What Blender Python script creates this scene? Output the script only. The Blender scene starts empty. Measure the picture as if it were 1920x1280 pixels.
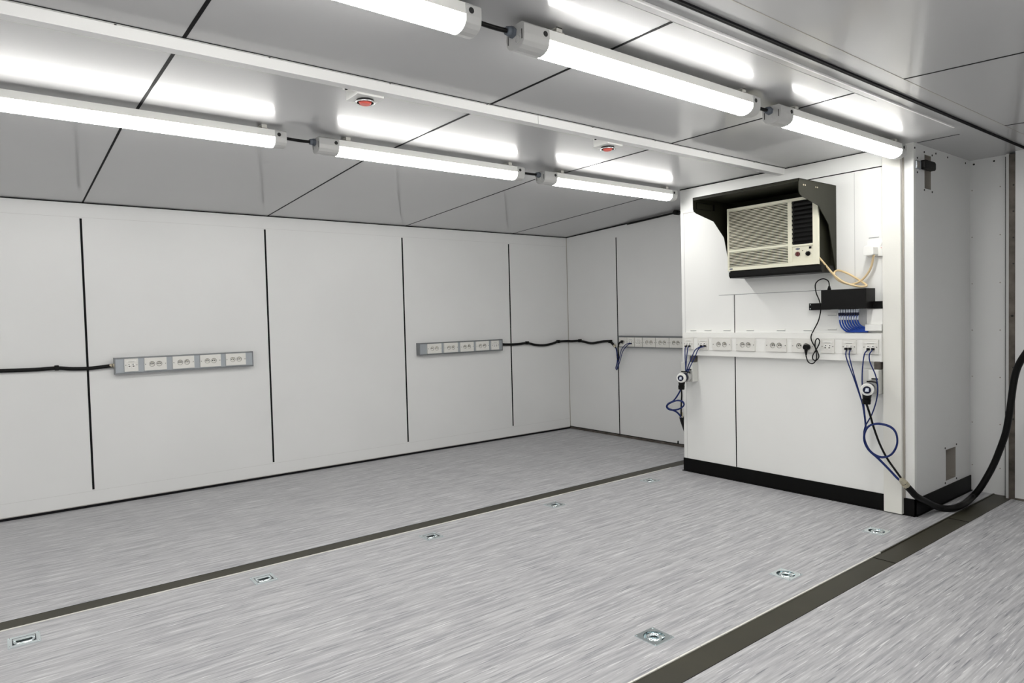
import bpy, math, random
from mathutils import Vector, Matrix

# ------------------------------------------------------------------ camera, world, exposure
scn = bpy.context.scene
C = scn.collection
scn.view_settings.view_transform = 'Standard'
scn.view_settings.look = 'None'
scn.view_settings.gamma = 1
scn.view_settings.exposure = 0.0
scn.view_settings.use_curve_mapping = False

YAW, PITCH, ROLL, FPX, CAMZ = 0.9107, -0.0355, -0.0253, 1255.155, 1.2062
cy, sy, cp, sp = math.cos(YAW), math.sin(YAW), math.cos(PITCH), math.sin(PITCH)
F = Vector((cy*cp, sy*cp, sp)); r0 = Vector((sy, -cy, 0)); u0 = r0.cross(F)
cr, sr = math.cos(ROLL), math.sin(ROLL)
RR = r0*cr + u0*sr; UU = u0*cr - r0*sr
cam = bpy.data.cameras.new('camera'); cam.sensor_width = 36; cam.lens = FPX/1920*36; cam.clip_start = 0.02
co = bpy.data.objects.new('camera', cam); C.objects.link(co)
co.matrix_world = Matrix(((RR.x, UU.x, -F.x, 0), (RR.y, UU.y, -F.y, 0), (RR.z, UU.z, -F.z, CAMZ), (0, 0, 0, 1)))
scn.camera = co

w = bpy.data.worlds.new('world'); scn.world = w; w.use_nodes = True
w.node_tree.nodes['Background'].inputs[0].default_value = (0.9, 0.95, 1, 1)
w.node_tree.nodes['Background'].inputs[1].default_value = 0.05

LAMP = 24.5        # strength of the light the batten diffusers give off

# ------------------------------------------------------------------ measured room
ZM = 2.142; YL = 5.302; XB = 4.884; XA = 4.164; XR = 4.965
YFOLD = 3.45; SLOPE = 0.0515
YBOX = 1.612; YA0 = 3.239; XALC = 5.03
XMIN = -3.3; YMIN = -0.62

# ------------------------------------------------------------------ materials
def mat(name, col, rough=0.5, metal=0.0, spec=0.5, coat=0.0, coat_rough=0.1, emit=None, estr=0, noise=0.0, nscale=8, bump=0.0, bscale=200, bdist=0.001):
    m = bpy.data.materials.new(name); m.use_nodes = True
    nt = m.node_tree; b = nt.nodes['Principled BSDF']
    b.inputs['Base Color'].default_value = (*col, 1)
    b.inputs['Roughness'].default_value = rough
    b.inputs['Metallic'].default_value = metal
    b.inputs['Specular IOR Level'].default_value = spec
    b.inputs['Coat Weight'].default_value = coat
    b.inputs['Coat Roughness'].default_value = coat_rough
    if emit:
        b.inputs['Emission Color'].default_value = (*emit, 1); b.inputs['Emission Strength'].default_value = estr
    tc = nt.nodes.new('ShaderNodeTexCoord')
    if noise > 0:
        n = nt.nodes.new('ShaderNodeTexNoise'); n.inputs['Scale'].default_value = nscale; n.inputs['Detail'].default_value = 5
        nt.links.new(tc.outputs['Object'], n.inputs['Vector'])
        r = nt.nodes.new('ShaderNodeValToRGB')
        r.color_ramp.elements[0].position = 0.3; r.color_ramp.elements[1].position = 0.7
        r.color_ramp.elements[0].color = (*[c*(1-noise) for c in col], 1)
        r.color_ramp.elements[1].color = (*[min(1, c*(1+noise)) for c in col], 1)
        nt.links.new(n.outputs['Fac'], r.inputs['Fac']); nt.links.new(r.outputs['Color'], b.inputs['Base Color'])
    if bump > 0:
        n = nt.nodes.new('ShaderNodeTexNoise'); n.inputs['Scale'].default_value = bscale; n.inputs['Detail'].default_value = 3
        nt.links.new(tc.outputs['Object'], n.inputs['Vector'])
        bp = nt.nodes.new('ShaderNodeBump'); bp.inputs['Strength'].default_value = bump; bp.inputs['Distance'].default_value = bdist
        nt.links.new(n.outputs['Fac'], bp.inputs['Height']); nt.links.new(bp.outputs['Normal'], b.inputs['Normal'])
    return m

def floor_mat():
    m = mat('streaked_grey_vinyl', (0.4, 0.4, 0.42), 0.42, spec=0.5)
    nt = m.node_tree; b = nt.nodes['Principled BSDF']; tc = nt.nodes['Texture Coordinate']
    def noise(sc, scale, det, rough=0.6):
        mp = nt.nodes.new('ShaderNodeMapping'); mp.inputs['Scale'].default_value = sc
        nt.links.new(tc.outputs['Object'], mp.inputs['Vector'])
        n = nt.nodes.new('ShaderNodeTexNoise'); n.inputs['Scale'].default_value = scale; n.inputs['Detail'].default_value = det; n.inputs['Roughness'].default_value = rough
        nt.links.new(mp.outputs['Vector'], n.inputs['Vector']); return n
    def ramp(n, stops):
        r = nt.nodes.new('ShaderNodeValToRGB'); e = r.color_ramp.elements
        e[0].position = stops[0][0]; e[0].color = (*stops[0][1], 1); e[1].position = stops[-1][0]; e[1].color = (*stops[-1][1], 1)
        for p, c in stops[1:-1]:
            x = e.new(p); x.color = (*c, 1)
        nt.links.new(n.outputs['Fac'], r.inputs['Fac']); return r
    def mix(mode, f, a, bb):
        x = nt.nodes.new('ShaderNodeMix'); x.data_type = 'RGBA'; x.blend_type = mode
        if isinstance(f, float): x.inputs['Factor'].default_value = f
        else: nt.links.new(f, x.inputs['Factor'])
        for k, s in ((6, a), (7, bb)):
            if isinstance(s, tuple): x.inputs[k].default_value = (*s, 1)
            else: nt.links.new(s, x.inputs[k])
        return x.outputs[2]
    base = ramp(noise((.9, 20, 1), 3, 6, .62), [(0.32, (.30, .30, .325)), (0.5, (.445, .445, .46)), (0.68, (.60, .60, .61))])
    lite = ramp(noise((1.8, 44, 1), 3.5, 3, 0.55), [(0.58, (0, 0, 0)), (0.68, (1, 1, 1))])
    dark = ramp(noise((1.6, 40, 7), 3.6, 3, 0.55), [(0.31, (1, 1, 1)), (0.42, (0, 0, 0))])
    c1 = mix('MIX', lite.outputs['Color'], base.outputs['Color'], (.74, .74, .74))
    c2 = mix('MIX', dark.outputs['Color'], c1, (.19, .19, .215))
    nt.links.new(c2, b.inputs['Base Color'])
    n = noise((6, 40, 1), 10, 3); bp = nt.nodes.new('ShaderNodeBump'); bp.inputs['Strength'].default_value = 0.15; bp.inputs['Distance'].default_value = 0.001
    nt.links.new(n.outputs['Fac'], bp.inputs['Height']); nt.links.new(bp.outputs['Normal'], b.inputs['Normal'])
    return m

M_ = dict(
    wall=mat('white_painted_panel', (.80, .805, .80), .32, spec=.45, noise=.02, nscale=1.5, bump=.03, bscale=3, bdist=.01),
    wall_lit=mat('light_lifted_white_panel', (.90, .905, .885), .32, spec=.45, noise=.01, nscale=1.5, bump=.03, bscale=3, bdist=.01),  # white raised to paint in the stronger light on the partition front
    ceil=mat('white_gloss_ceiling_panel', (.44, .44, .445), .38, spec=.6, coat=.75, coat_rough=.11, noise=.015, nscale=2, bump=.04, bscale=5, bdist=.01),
    beam=mat('white_painted_duct', (.86, .86, .85), .3, spec=.5),
    floor=floor_mat(),
    joint=mat('black_joint_sealant', (.008, .008, .009), .7, spec=.12),
    faint=mat('pale_seam', (.62, .62, .61), .5),
    strip=mat('bronze_metal_cover_strip', (.036, .033, .020), .42, spec=.3, metal=.0, noise=.15, nscale=5),
    steel=mat('bright_hinge_steel', (.85, .84, .78), .4, metal=.2),
    rawsteel=mat('worn_brown_steel', (.12, .105, .09), .5, metal=.5, noise=.4, nscale=14),
    base=mat('black_vinyl_skirting', (.004, .004, .004), .5, spec=.12),
    cream=mat('cream_white_paint', (.86, .855, .80), .38),
    edge_and_shade=mat('grey_edge_and_shade', (.42, .39, .35), .5),  # grey of thin edges, also paints two shadow lines
    plastic=mat('white_plastic', (.90, .90, .87), .35),
    rj=mat('off_white_plastic', (.68, .68, .65), .4),
    greyplastic=mat('light_grey_plastic', (.55, .55, .54), .4),
    alu=mat('anodised_aluminium', (.40, .43, .46), .42, metal=.35),
    alud_and_shade=mat('aluminium_flange_and_shade', (.23, .24, .25), .4, metal=.5),  # flange grey, also paints label shadows and ring recess shade
    plate=mat('socket_plate_plastic', (.80, .79, .75), .35),
    well=mat('socket_shade_and_jack_grey', (.20, .19, .17), .5),  # darkened to paint the socket recess shade, shared with the jack openings
    dark=mat('dark_hole', (.01, .01, .01), .6),
    black=mat('black_rubber', (.004, .004, .004), .45, spec=.2),
    blackm=mat('black_painted_metal', (.005, .005, .005), .4, spec=.18),
    hood=mat('black_olive_powder_coat', (.022, .022, .014), .5, spec=.22),
    blue=mat('blue_cable_jacket', (.005, .019, .125), .4, spec=.3),
    bluel=mat('bright_blue_cable_jacket', (.008, .06, .38), .35, spec=.4),
    navy=mat('navy_plastic', (.003, .006, .032), .35, spec=.3),
    clear=mat('white_cable_marker', (.75, .80, .90), .3),
    ivory=mat('ivory_plastic', (.86, .84, .68), .4),
    ivoryd=mat('grille_cavity', (.03, .026, .015), .7, spec=.1),
    cord=mat('cream_yellow_cord', (.80, .62, .36), .35),
    gland=mat('blue_grey_gland', (.12, .14, .17), .35),
    brass=mat('brass_fitting', (.60, .55, .42), .3, metal=.7),
    chrome=mat('zinc_plated_steel', (.84, .92, .94), .14, metal=1.0),
    red=mat('red_translucent_plastic', (.75, .12, .10), .25, emit=(1, .12, .06), estr=.12),
    silver=mat('silver_ring', (.9, .9, .9), .15, metal=1),
    redknob=mat('dark_red_knob', (.12, .03, .03), .35),
    lens=mat('lit_batten_diffuser', (.9, .9, .9), .4, emit=(1, .985, .95), estr=LAMP),
)

# ------------------------------------------------------------------ mesh helper
class MB:
    def __init__(s): s.v = []; s.f = []; s.m = []; s.s = []; s.mats = []
    def mi(s, m):
        if m not in s.mats: s.mats.append(m)
        return s.mats.index(m)
    def add(s, vs, fs, m, smooth=False):
        o = len(s.v); s.v += [tuple(v) for v in vs]; k = s.mi(m)
        for f in fs: s.f.append(tuple(i+o for i in f)); s.m.append(k); s.s.append(smooth)
        return s
    def box(s, x0, x1, y0, y1, z0, z1, m):
        if x0 > x1: x0, x1 = x1, x0
        if y0 > y1: y0, y1 = y1, y0
        if z0 > z1: z0, z1 = z1, z0
        vs = [(x, y, z) for x in (x0, x1) for y in (y0, y1) for z in (z0, z1)]
        return s.add(vs, [(0, 1, 3, 2), (4, 6, 7, 5), (0, 4, 5, 1), (2, 3, 7, 6), (0, 2, 6, 4), (1, 5, 7, 3)], m)
    def prism(s, prof, axis, a, b, m, smooth=False):
        # prof: 2D polygon in the two other axes (in x,y,z order); extruded along axis from a to b
        n = len(prof)
        def P(u, t):
            l = list(u); l.insert(axis, t); return tuple(l)
        vs = [P(p, a) for p in prof] + [P(p, b) for p in prof]
        fs = [tuple(range(n))[::-1], tuple(range(n, 2*n))]
        s.add(vs, fs, m)
        o = len(s.v) - 2*n; k = s.mi(m)
        for i in range(n):
            j = (i+1) % n; s.f.append((o+i, o+j, o+n+j, o+n+i)); s.m.append(k); s.s.append(smooth)
        return s
    def cyl(s, p0, p1, r0, r1, m, n=20, smooth=True, caps=True):
        p0 = Vector(p0); p1 = Vector(p1); d = (p1-p0).normalized()
        a = d.orthogonal().normalized(); b = d.cross(a)
        vs = []
        for p, r in ((p0, r0), (p1, r1)):
            for i in range(n):
                t = 2*math.pi*i/n; vs.append(p + a*math.cos(t)*r + b*math.sin(t)*r)
        s.add(vs, [(i, (i+1) % n, n+(i+1) % n, n+i) for i in range(n)], m, smooth)
        o = len(s.v)-2*n; k = s.mi(m)
        if caps:
            s.f.append(tuple(o+i for i in range(n))[::-1]); s.m.append(k); s.s.append(False)
            s.f.append(tuple(o+n+i for i in range(n))); s.m.append(k); s.s.append(False)
        return s
    def ring(s, c, nrm, R, r, m, n=28, k=8, a0=0, a1=2*math.pi):
        c = Vector(c); nrm = Vector(nrm).normalized(); a = nrm.orthogonal().normalized(); b = nrm.cross(a)
        closed = abs(a1-a0-2*math.pi) < 1e-6; cnt = n if closed else n+1
        vs = []
        for i in range(cnt):
            t = a0+(a1-a0)*i/n; e = a*math.cos(t)+b*math.sin(t)
            for j in range(k):
                q = 2*math.pi*j/k; vs.append(c+e*(R+r*math.cos(q))+nrm*r*math.sin(q))
        fs = [(i*k+j, ((i+1) % cnt)*k+j, ((i+1) % cnt)*k+(j+1) % k, i*k+(j+1) % k) for i in range(n) for j in range(k)]
        return s.add(vs, fs, m, True)
    def tube(s, pts, r, m, k=10, sub=6, lin=False):
        P = [Vector(p) for p in pts]
        if not lin:
            Q = []
            for i in range(len(P)-1):
                p0 = P[i-1] if i else P[0]*2-P[1]; p1 = P[i]; p2 = P[i+1]; p3 = P[i+2] if i+2 < len(P) else P[-1]*2-P[-2]
                for j in range(sub):
                    t = j/sub
                    Q.append(0.5*((2*p1)+(p2-p0)*t+(2*p0-5*p1+4*p2-p3)*t*t+(3*p1-p0-3*p2+p3)*t**3))
            Q.append(P[-1])
        else: Q = P
        up = None; vs = []
        for i, q in enumerate(Q):
            d = (Q[min(i+1, len(Q)-1)]-Q[max(i-1, 0)]).normalized()
            if up is None: up = d.orthogonal().normalized()
            up = (up-d*up.dot(d)).normalized(); b = d.cross(up)
            for j in range(k):
                t = 2*math.pi*j/k; vs.append(q+up*math.cos(t)*r+b*math.sin(t)*r)
        L = len(Q)
        fs = [(i*k+j, i*k+(j+1) % k, (i+1)*k+(j+1) % k, (i+1)*k+j) for i in range(L-1) for j in range(k)]
        s.add(vs, fs, m, True)
        o = len(s.v)-L*k; kk = s.mi(m)
        s.f.append(tuple(o+j for j in range(k))[::-1]); s.m.append(kk); s.s.append(False)
        s.f.append(tuple(o+(L-1)*k+j for j in range(k))); s.m.append(kk); s.s.append(False)
        return s

def wloc(o):
    v = Vector((0, 0, 0))
    while o: v += o.location; o = o.parent
    return v
def obj(name, mb, parent=None, bevel=0, loc=None):
    """one mesh object; vertices are given in room metres"""
    me = bpy.data.meshes.new(name); o = bpy.data.objects.new(name, me); C.objects.link(o)
    if parent: o.parent = parent
    if loc: o.location = loc
    w0 = wloc(o)
    me.from_pydata([tuple(Vector(v)-w0) for v in mb.v], [], mb.f)
    for m in mb.mats: me.materials.append(M_[m])
    for p, k, sm in zip(me.polygons, mb.m, mb.s): p.material_index = k; p.use_smooth = sm
    me.update()
    if bevel:
        b = o.modifiers.new('bevel', 'BEVEL'); b.width = bevel; b.segments = 2; b.limit_method = 'ANGLE'
    return o
def tag(o, label=None, cat=None, group=None, kind=None):
    for k, v in (('label', label), ('category', cat), ('group', group), ('kind', kind)):
        if v: o[k] = v
    return o
def thing(name, loc, label, cat, group=None):
    o = bpy.data.objects.new(name, None); C.objects.link(o); o.location = loc; o.empty_display_size = .05
    return tag(o, label, cat, group)
def struct(name, mb, bevel=0): return tag(obj(name, mb, bevel=bevel), kind='structure')
def copy_tree(o, delta=None, parent=None):
    c = o.copy(); C.objects.link(c)
    if parent: c.parent = parent
    if delta: c.location = o.location + Vector(delta)
    for ch in o.children: copy_tree(ch, None, c)
    return c
def at(p, d): return (p[0]+d[0], p[1]+d[1], p[2]+d[2])
def zceil(y):
    if y > YFOLD: return ZM-SLOPE*(y-YFOLD)
    if y < 1.29: return ZM-.055*(1.29-y)
    return ZM
PATHS = {
'bar1_cable':[(-0.131,5.282,0.958),(0.031,5.282,0.954),(0.21,5.282,0.95),(0.326,5.284,0.952),(0.408,5.282,0.942),(0.501,5.282,0.938),(0.587,5.277,0.944),(0.646,5.272,0.949)],
'bar2_cable_a':[(3.984,5.282,0.944),(4.088,5.282,0.939),(4.184,5.282,0.939),(4.295,5.282,0.944),(4.407,5.282,0.921),(4.521,5.282,0.912),(4.626,5.282,0.923),(4.719,5.282,0.941),(4.841,5.282,0.943)],
'bar2_cable_b':[(4.864,5.232,0.941),(4.864,5.107,0.945),(4.864,4.947,0.924),(4.864,4.837,0.934),(4.864,4.745,0.946),(4.864,4.671,0.943),(4.864,4.613,0.902)],
'bar3_black':[(4.864,4.606,0.895),(4.854,4.575,0.866),(4.834,4.551,0.814),(4.824,4.538,0.778),(4.814,4.517,0.776),(4.814,4.512,0.817),(4.814,4.518,0.891),(4.814,4.5,0.935),(4.809,4.457,0.946)],
'bar3_blue1':[(4.864,4.606,0.895),(4.844,4.563,0.856),(4.824,4.535,0.784),(4.824,4.542,0.73),(4.824,4.558,0.682),(4.814,4.536,0.673),(4.814,4.513,0.721),(4.804,4.476,0.787),(4.804,4.446,0.856),(4.804,4.4,0.904),(4.814,4.374,0.927),(4.819,4.369,0.929)],
'bar3_blue2':[(4.864,4.606,0.895),(4.844,4.569,0.856),(4.824,4.542,0.783),(4.824,4.549,0.73),(4.824,4.564,0.687),(4.804,4.531,0.679),(4.804,4.51,0.733),(4.794,4.478,0.808),(4.794,4.454,0.872),(4.794,4.402,0.92),(4.809,4.363,0.935),(4.819,4.35,0.929)],
'left_blue0':[(4.105,3.156,0.96),(4.085,3.155,0.944),(4.07,3.145,0.877),(4.065,3.138,0.788),(4.06,3.14,0.73),(4.06,3.166,0.678),(4.055,3.19,0.622),(4.055,3.245,0.552),(4.055,3.3,0.522),(4.055,3.316,0.493),(4.055,3.278,0.476),(4.05,3.205,0.487),(4.05,3.151,0.52),(4.05,3.163,0.549),(4.04,3.204,0.555),(4.045,3.266,0.533),(4.06,3.315,0.505),(4.08,3.321,0.48),(4.1,3.27,0.462),(4.12,3.249,0.435),(4.14,3.243,0.408)],
'left_blue1':[(4.101,3.125,0.961),(4.081,3.128,0.945),(4.066,3.129,0.868),(4.061,3.133,0.779),(4.056,3.132,0.731),(4.056,3.158,0.68),(4.051,3.182,0.624),(4.051,3.237,0.554),(4.051,3.292,0.524),(4.051,3.308,0.495),(4.051,3.27,0.478),(4.046,3.197,0.49),(4.046,3.143,0.523),(4.046,3.155,0.551),(4.036,3.196,0.557),(4.041,3.258,0.535),(4.056,3.306,0.507),(4.076,3.313,0.482),(4.096,3.262,0.464),(4.116,3.24,0.437),(4.136,3.24,0.409)],
'left_blue2':[(4.097,3.019,0.963),(4.077,3.056,0.937),(4.062,3.074,0.89),(4.057,3.115,0.8),(4.052,3.131,0.728),(4.052,3.156,0.677),(4.047,3.18,0.62),(4.047,3.235,0.551),(4.047,3.29,0.521),(4.047,3.306,0.492),(4.047,3.268,0.475),(4.042,3.195,0.486),(4.042,3.142,0.519),(4.042,3.153,0.548),(4.032,3.194,0.554),(4.037,3.256,0.532),(4.052,3.304,0.504),(4.072,3.311,0.478),(4.092,3.26,0.461),(4.112,3.239,0.434),(4.132,3.237,0.409)],
'left_blue3':[(4.093,2.987,0.964),(4.073,3.025,0.945),(4.058,3.045,0.891),(4.053,3.1,0.791),(4.048,3.13,0.727),(4.048,3.155,0.676),(4.043,3.179,0.62),(4.043,3.234,0.55),(4.043,3.289,0.52),(4.043,3.305,0.491),(4.043,3.267,0.474),(4.038,3.194,0.486),(4.038,3.141,0.519),(4.038,3.153,0.547),(4.028,3.194,0.553),(4.033,3.256,0.531),(4.048,3.304,0.503),(4.068,3.31,0.478),(4.088,3.259,0.46),(4.108,3.238,0.433),(4.128,3.234,0.41)],
'left_black':[(4.0,3.121,0.657),(4.04,3.158,0.6),(4.08,3.194,0.533),(4.12,3.228,0.455),(4.145,3.245,0.407)],
'left_big':[(4.14,3.243,0.415),(4.18,3.265,0.377),(4.23,3.292,0.337),(4.31,3.337,0.28)],
'right_blue0':[(4.105,1.967,0.964),(4.085,1.963,0.931),(4.07,1.944,0.885),(4.07,1.912,0.8),(4.07,1.875,0.689),(4.07,1.857,0.624),(4.065,1.842,0.513),(4.065,1.851,0.464),(4.065,1.842,0.409),(4.065,1.81,0.361),(4.06,1.753,0.34),(4.06,1.699,0.364),(4.06,1.667,0.424),(4.06,1.669,0.487),(4.06,1.7,0.524),(4.045,1.754,0.538),(4.045,1.808,0.523),(4.045,1.836,0.483),(4.045,1.842,0.43),(4.045,1.818,0.379),(4.05,1.766,0.334),(4.055,1.712,0.282),(4.06,1.66,0.228),(4.07,1.622,0.2)],
'right_blue1':[(4.101,1.943,0.965),(4.081,1.941,0.932),(4.066,1.925,0.886),(4.066,1.905,0.81),(4.066,1.878,0.717),(4.066,1.849,0.606),(4.061,1.837,0.516),(4.061,1.846,0.467),(4.061,1.836,0.412),(4.061,1.805,0.364),(4.056,1.748,0.344),(4.056,1.694,0.367),(4.056,1.662,0.427),(4.056,1.664,0.49),(4.056,1.695,0.527),(4.041,1.749,0.541),(4.041,1.802,0.526),(4.041,1.83,0.486),(4.041,1.836,0.433),(4.041,1.812,0.382),(4.046,1.761,0.338),(4.051,1.707,0.285),(4.056,1.655,0.232),(4.066,1.621,0.201)],
'right_blue2':[(4.097,1.837,0.964),(4.077,1.85,0.935),(4.062,1.855,0.842),(4.062,1.856,0.747),(4.062,1.849,0.644),(4.057,1.834,0.512),(4.057,1.843,0.463),(4.057,1.834,0.408),(4.057,1.802,0.361),(4.052,1.745,0.34),(4.052,1.691,0.364),(4.052,1.66,0.423),(4.052,1.662,0.486),(4.052,1.692,0.523),(4.037,1.746,0.537),(4.037,1.8,0.522),(4.037,1.828,0.482),(4.037,1.833,0.43),(4.037,1.809,0.378),(4.042,1.759,0.334),(4.047,1.704,0.282),(4.052,1.653,0.228),(4.062,1.619,0.202)],
'right_blue3':[(4.093,1.81,0.965),(4.073,1.819,0.936),(4.058,1.809,0.891),(4.058,1.779,0.818),(4.058,1.767,0.744),(4.058,1.775,0.67),(4.058,1.798,0.593),(4.058,1.825,0.539),(4.053,1.837,0.511),(4.053,1.846,0.463),(4.053,1.836,0.407),(4.053,1.805,0.36),(4.048,1.748,0.339),(4.048,1.694,0.363),(4.048,1.662,0.422),(4.048,1.664,0.486),(4.048,1.695,0.522),(4.033,1.749,0.536),(4.033,1.802,0.521),(4.033,1.83,0.481),(4.033,1.836,0.429),(4.033,1.812,0.378),(4.038,1.761,0.333),(4.043,1.707,0.281),(4.048,1.655,0.228),(4.058,1.618,0.203)],
'right_black':[(4.0,1.792,0.653),(4.02,1.794,0.588),(4.05,1.787,0.511),(4.07,1.764,0.418),(4.08,1.729,0.338),(4.085,1.684,0.271),(4.085,1.65,0.226),(4.08,1.623,0.194)],
'big_a':[(4.075,1.623,0.196),(4.1,1.606,0.163),(4.13,1.589,0.129)],
'big_b':[(4.265,1.594,0.07),(4.34,1.58,0.035),(4.386,1.546,0.02),(4.425,1.506,0.02),(4.499,1.477,0.035)],
'big_c':[(4.72,1.507,0.026),(4.75,1.474,0.081),(4.76,1.44,0.154),(4.77,1.406,0.24),(4.77,1.374,0.337),(4.76,1.343,0.438),(4.75,1.325,0.531),(4.74,1.31,0.633),(4.73,1.296,0.738),(4.72,1.279,0.819),(4.7,1.254,0.877),(4.68,1.222,0.929),(4.66,1.184,0.985)],
'ac_cord':[(4.02,2.098,1.536),(4.04,2.068,1.489),(4.07,2.029,1.423),(4.09,1.986,1.378),(4.1,1.938,1.354),(4.11,1.891,1.34),(4.115,1.863,1.339),(4.12,1.855,1.347),(4.135,1.903,1.379),(4.14,1.967,1.42),(4.14,2.026,1.446),(4.13,2.048,1.439),(4.115,2.043,1.414),(4.11,2.012,1.382),(4.12,1.958,1.358),(4.13,1.911,1.365),(4.13,1.87,1.393),(4.12,1.829,1.447),(4.1,1.803,1.521)],
'rack_cord':[(4.1,2.069,1.332),(4.1,2.07,1.372),(4.1,2.083,1.391),(4.1,2.11,1.399),(4.1,2.141,1.388),(4.1,2.158,1.361),(4.1,2.151,1.311),(4.09,2.126,1.261),(4.1,2.124,1.217),(4.12,2.139,1.176),(4.14,2.164,1.129),(4.13,2.188,1.075),(4.1,2.188,1.041),(4.095,2.181,1.01),(4.095,2.162,0.976),(4.09,2.14,0.938),(4.09,2.134,0.911),(4.09,2.152,0.889),(4.09,2.172,0.896),(4.09,2.173,0.918),(4.085,2.153,0.949),(4.08,2.13,0.984),(4.08,2.122,1.011),(4.08,2.134,1.028),(4.08,2.148,1.015),(4.08,2.152,0.984),(4.075,2.143,0.946),(4.075,2.14,0.908),(4.08,2.155,0.88),(4.085,2.176,0.868),(4.085,2.2,0.878),(4.085,2.213,0.909),(4.08,2.213,0.934)],
'rack_blue0':[(4.09,2.0,1.206),(4.09,2.001,1.176),(4.092,2.002,1.151),(4.1,2.004,1.128),(4.107,2.001,1.106),(4.115,1.993,1.088),(4.122,1.982,1.076),(4.13,1.968,1.069),(4.136,1.868,1.069),(4.14,1.86,1.068)],
'rack_blue1':[(4.09,1.985,1.205),(4.09,1.985,1.176),(4.092,1.986,1.15),(4.1,1.989,1.128),(4.107,1.985,1.108),(4.115,1.978,1.091),(4.122,1.967,1.079),(4.13,1.954,1.073),(4.136,1.868,1.072),(4.14,1.86,1.072)],
'rack_blue2':[(4.09,1.97,1.205),(4.09,1.97,1.176),(4.092,1.971,1.15),(4.1,1.973,1.129),(4.107,1.97,1.11),(4.115,1.963,1.094),(4.122,1.953,1.083),(4.13,1.94,1.077),(4.136,1.868,1.076),(4.14,1.86,1.076)],
'rack_blue3':[(4.09,1.954,1.204),(4.09,1.954,1.175),(4.092,1.956,1.15),(4.1,1.958,1.13),(4.107,1.955,1.112),(4.115,1.948,1.097),(4.122,1.938,1.086),(4.13,1.927,1.081),(4.136,1.868,1.08),(4.14,1.86,1.08)],
'rack_blue4':[(4.09,1.939,1.204),(4.09,1.939,1.175),(4.092,1.94,1.15),(4.1,1.943,1.131),(4.107,1.94,1.114),(4.115,1.934,1.1),(4.122,1.924,1.09),(4.13,1.913,1.084),(4.136,1.868,1.084),(4.14,1.86,1.084)],
'rack_blue5':[(4.09,1.924,1.204),(4.09,1.924,1.175),(4.092,1.925,1.15),(4.1,1.927,1.132),(4.107,1.925,1.116),(4.115,1.919,1.102),(4.122,1.91,1.093),(4.13,1.899,1.088),(4.136,1.868,1.087),(4.14,1.86,1.087)],
'rack_blue6':[(4.09,1.909,1.203),(4.09,1.909,1.175),(4.092,1.91,1.149),(4.1,1.912,1.132),(4.107,1.91,1.118),(4.115,1.904,1.105),(4.122,1.896,1.096),(4.13,1.885,1.092),(4.136,1.868,1.091),(4.14,1.86,1.091)],
'rack_blue7':[(4.09,1.894,1.203),(4.09,1.894,1.174),(4.092,1.895,1.149),(4.1,1.897,1.133),(4.107,1.895,1.119),(4.115,1.89,1.108),(4.122,1.881,1.1),(4.13,1.872,1.096),(4.136,1.866,1.095),(4.14,1.86,1.095)],
}
# ------------------------------------------------------------------ geometry helpers for panels
def panel(mb, mp, u0, u1, v0, v1, holes, m):
    """flat panel with real rectangular openings; mp maps (u, v) to a room point"""
    us = sorted({u0, u1, *[h[0] for h in holes], *[h[1] for h in holes]})
    vs = sorted({v0, v1, *[h[2] for h in holes], *[h[3] for h in holes]})
    for i in range(len(us)-1):
        for j in range(len(vs)-1):
            cu, cv = (us[i]+us[i+1])/2, (vs[j]+vs[j+1])/2
            if any(h[0] < cu < h[1] and h[2] < cv < h[3] for h in holes): continue
            mb.add([mp(us[i], vs[j]), mp(us[i+1], vs[j]), mp(us[i+1], vs[j+1]), mp(us[i], vs[j+1])], [(0, 1, 2, 3)], m)
def holed_cell(mb, mp, cu, cv, hw, hh, r, depth, m, mwall, n=24):
    """rectangular face with a round recess: mp maps (u, v, d) to a room point; d grows outward"""
    sq = []; ci = []; cb = []
    for i in range(n):
        t = 2*math.pi*i/n; c, s = math.cos(t), math.sin(t)
        k = min(hw/abs(c) if abs(c) > 1e-6 else 1e9, hh/abs(s) if abs(s) > 1e-6 else 1e9)
        sq.append(mp(cu+c*k, cv+s*k, 0)); ci.append(mp(cu+c*r, cv+s*r, 0)); cb.append(mp(cu+c*r*.96, cv+s*r*.96, -depth))
    mb.add(sq+ci, [(i, (i+1) % n, n+(i+1) % n, n+i) for i in range(n)], m)
    for a, b in ((1, 1), (-1, 1), (1, -1), (-1, -1)):   # corners left by the radial split
        t = math.atan2(b*hh, a*hw) % (2*math.pi); i = int(t/(2*math.pi)*n) % n
        mb.add([sq[i], mp(cu+a*hw, cv+b*hh, 0), sq[(i+1) % n]], [(0, 1, 2)], m)
    mb.add(ci+cb, [(i, (i+1) % n, n+(i+1) % n, n+i) for i in range(n)], mwall, True)
    mb.add(cb, [tuple(range(n))], mwall)

RINGS_A = [(.05+.918*i, 3.208) for i in range(5)]
RINGS_B = [(1.908+.914*i, 1.637) for i in range(3)]

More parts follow.
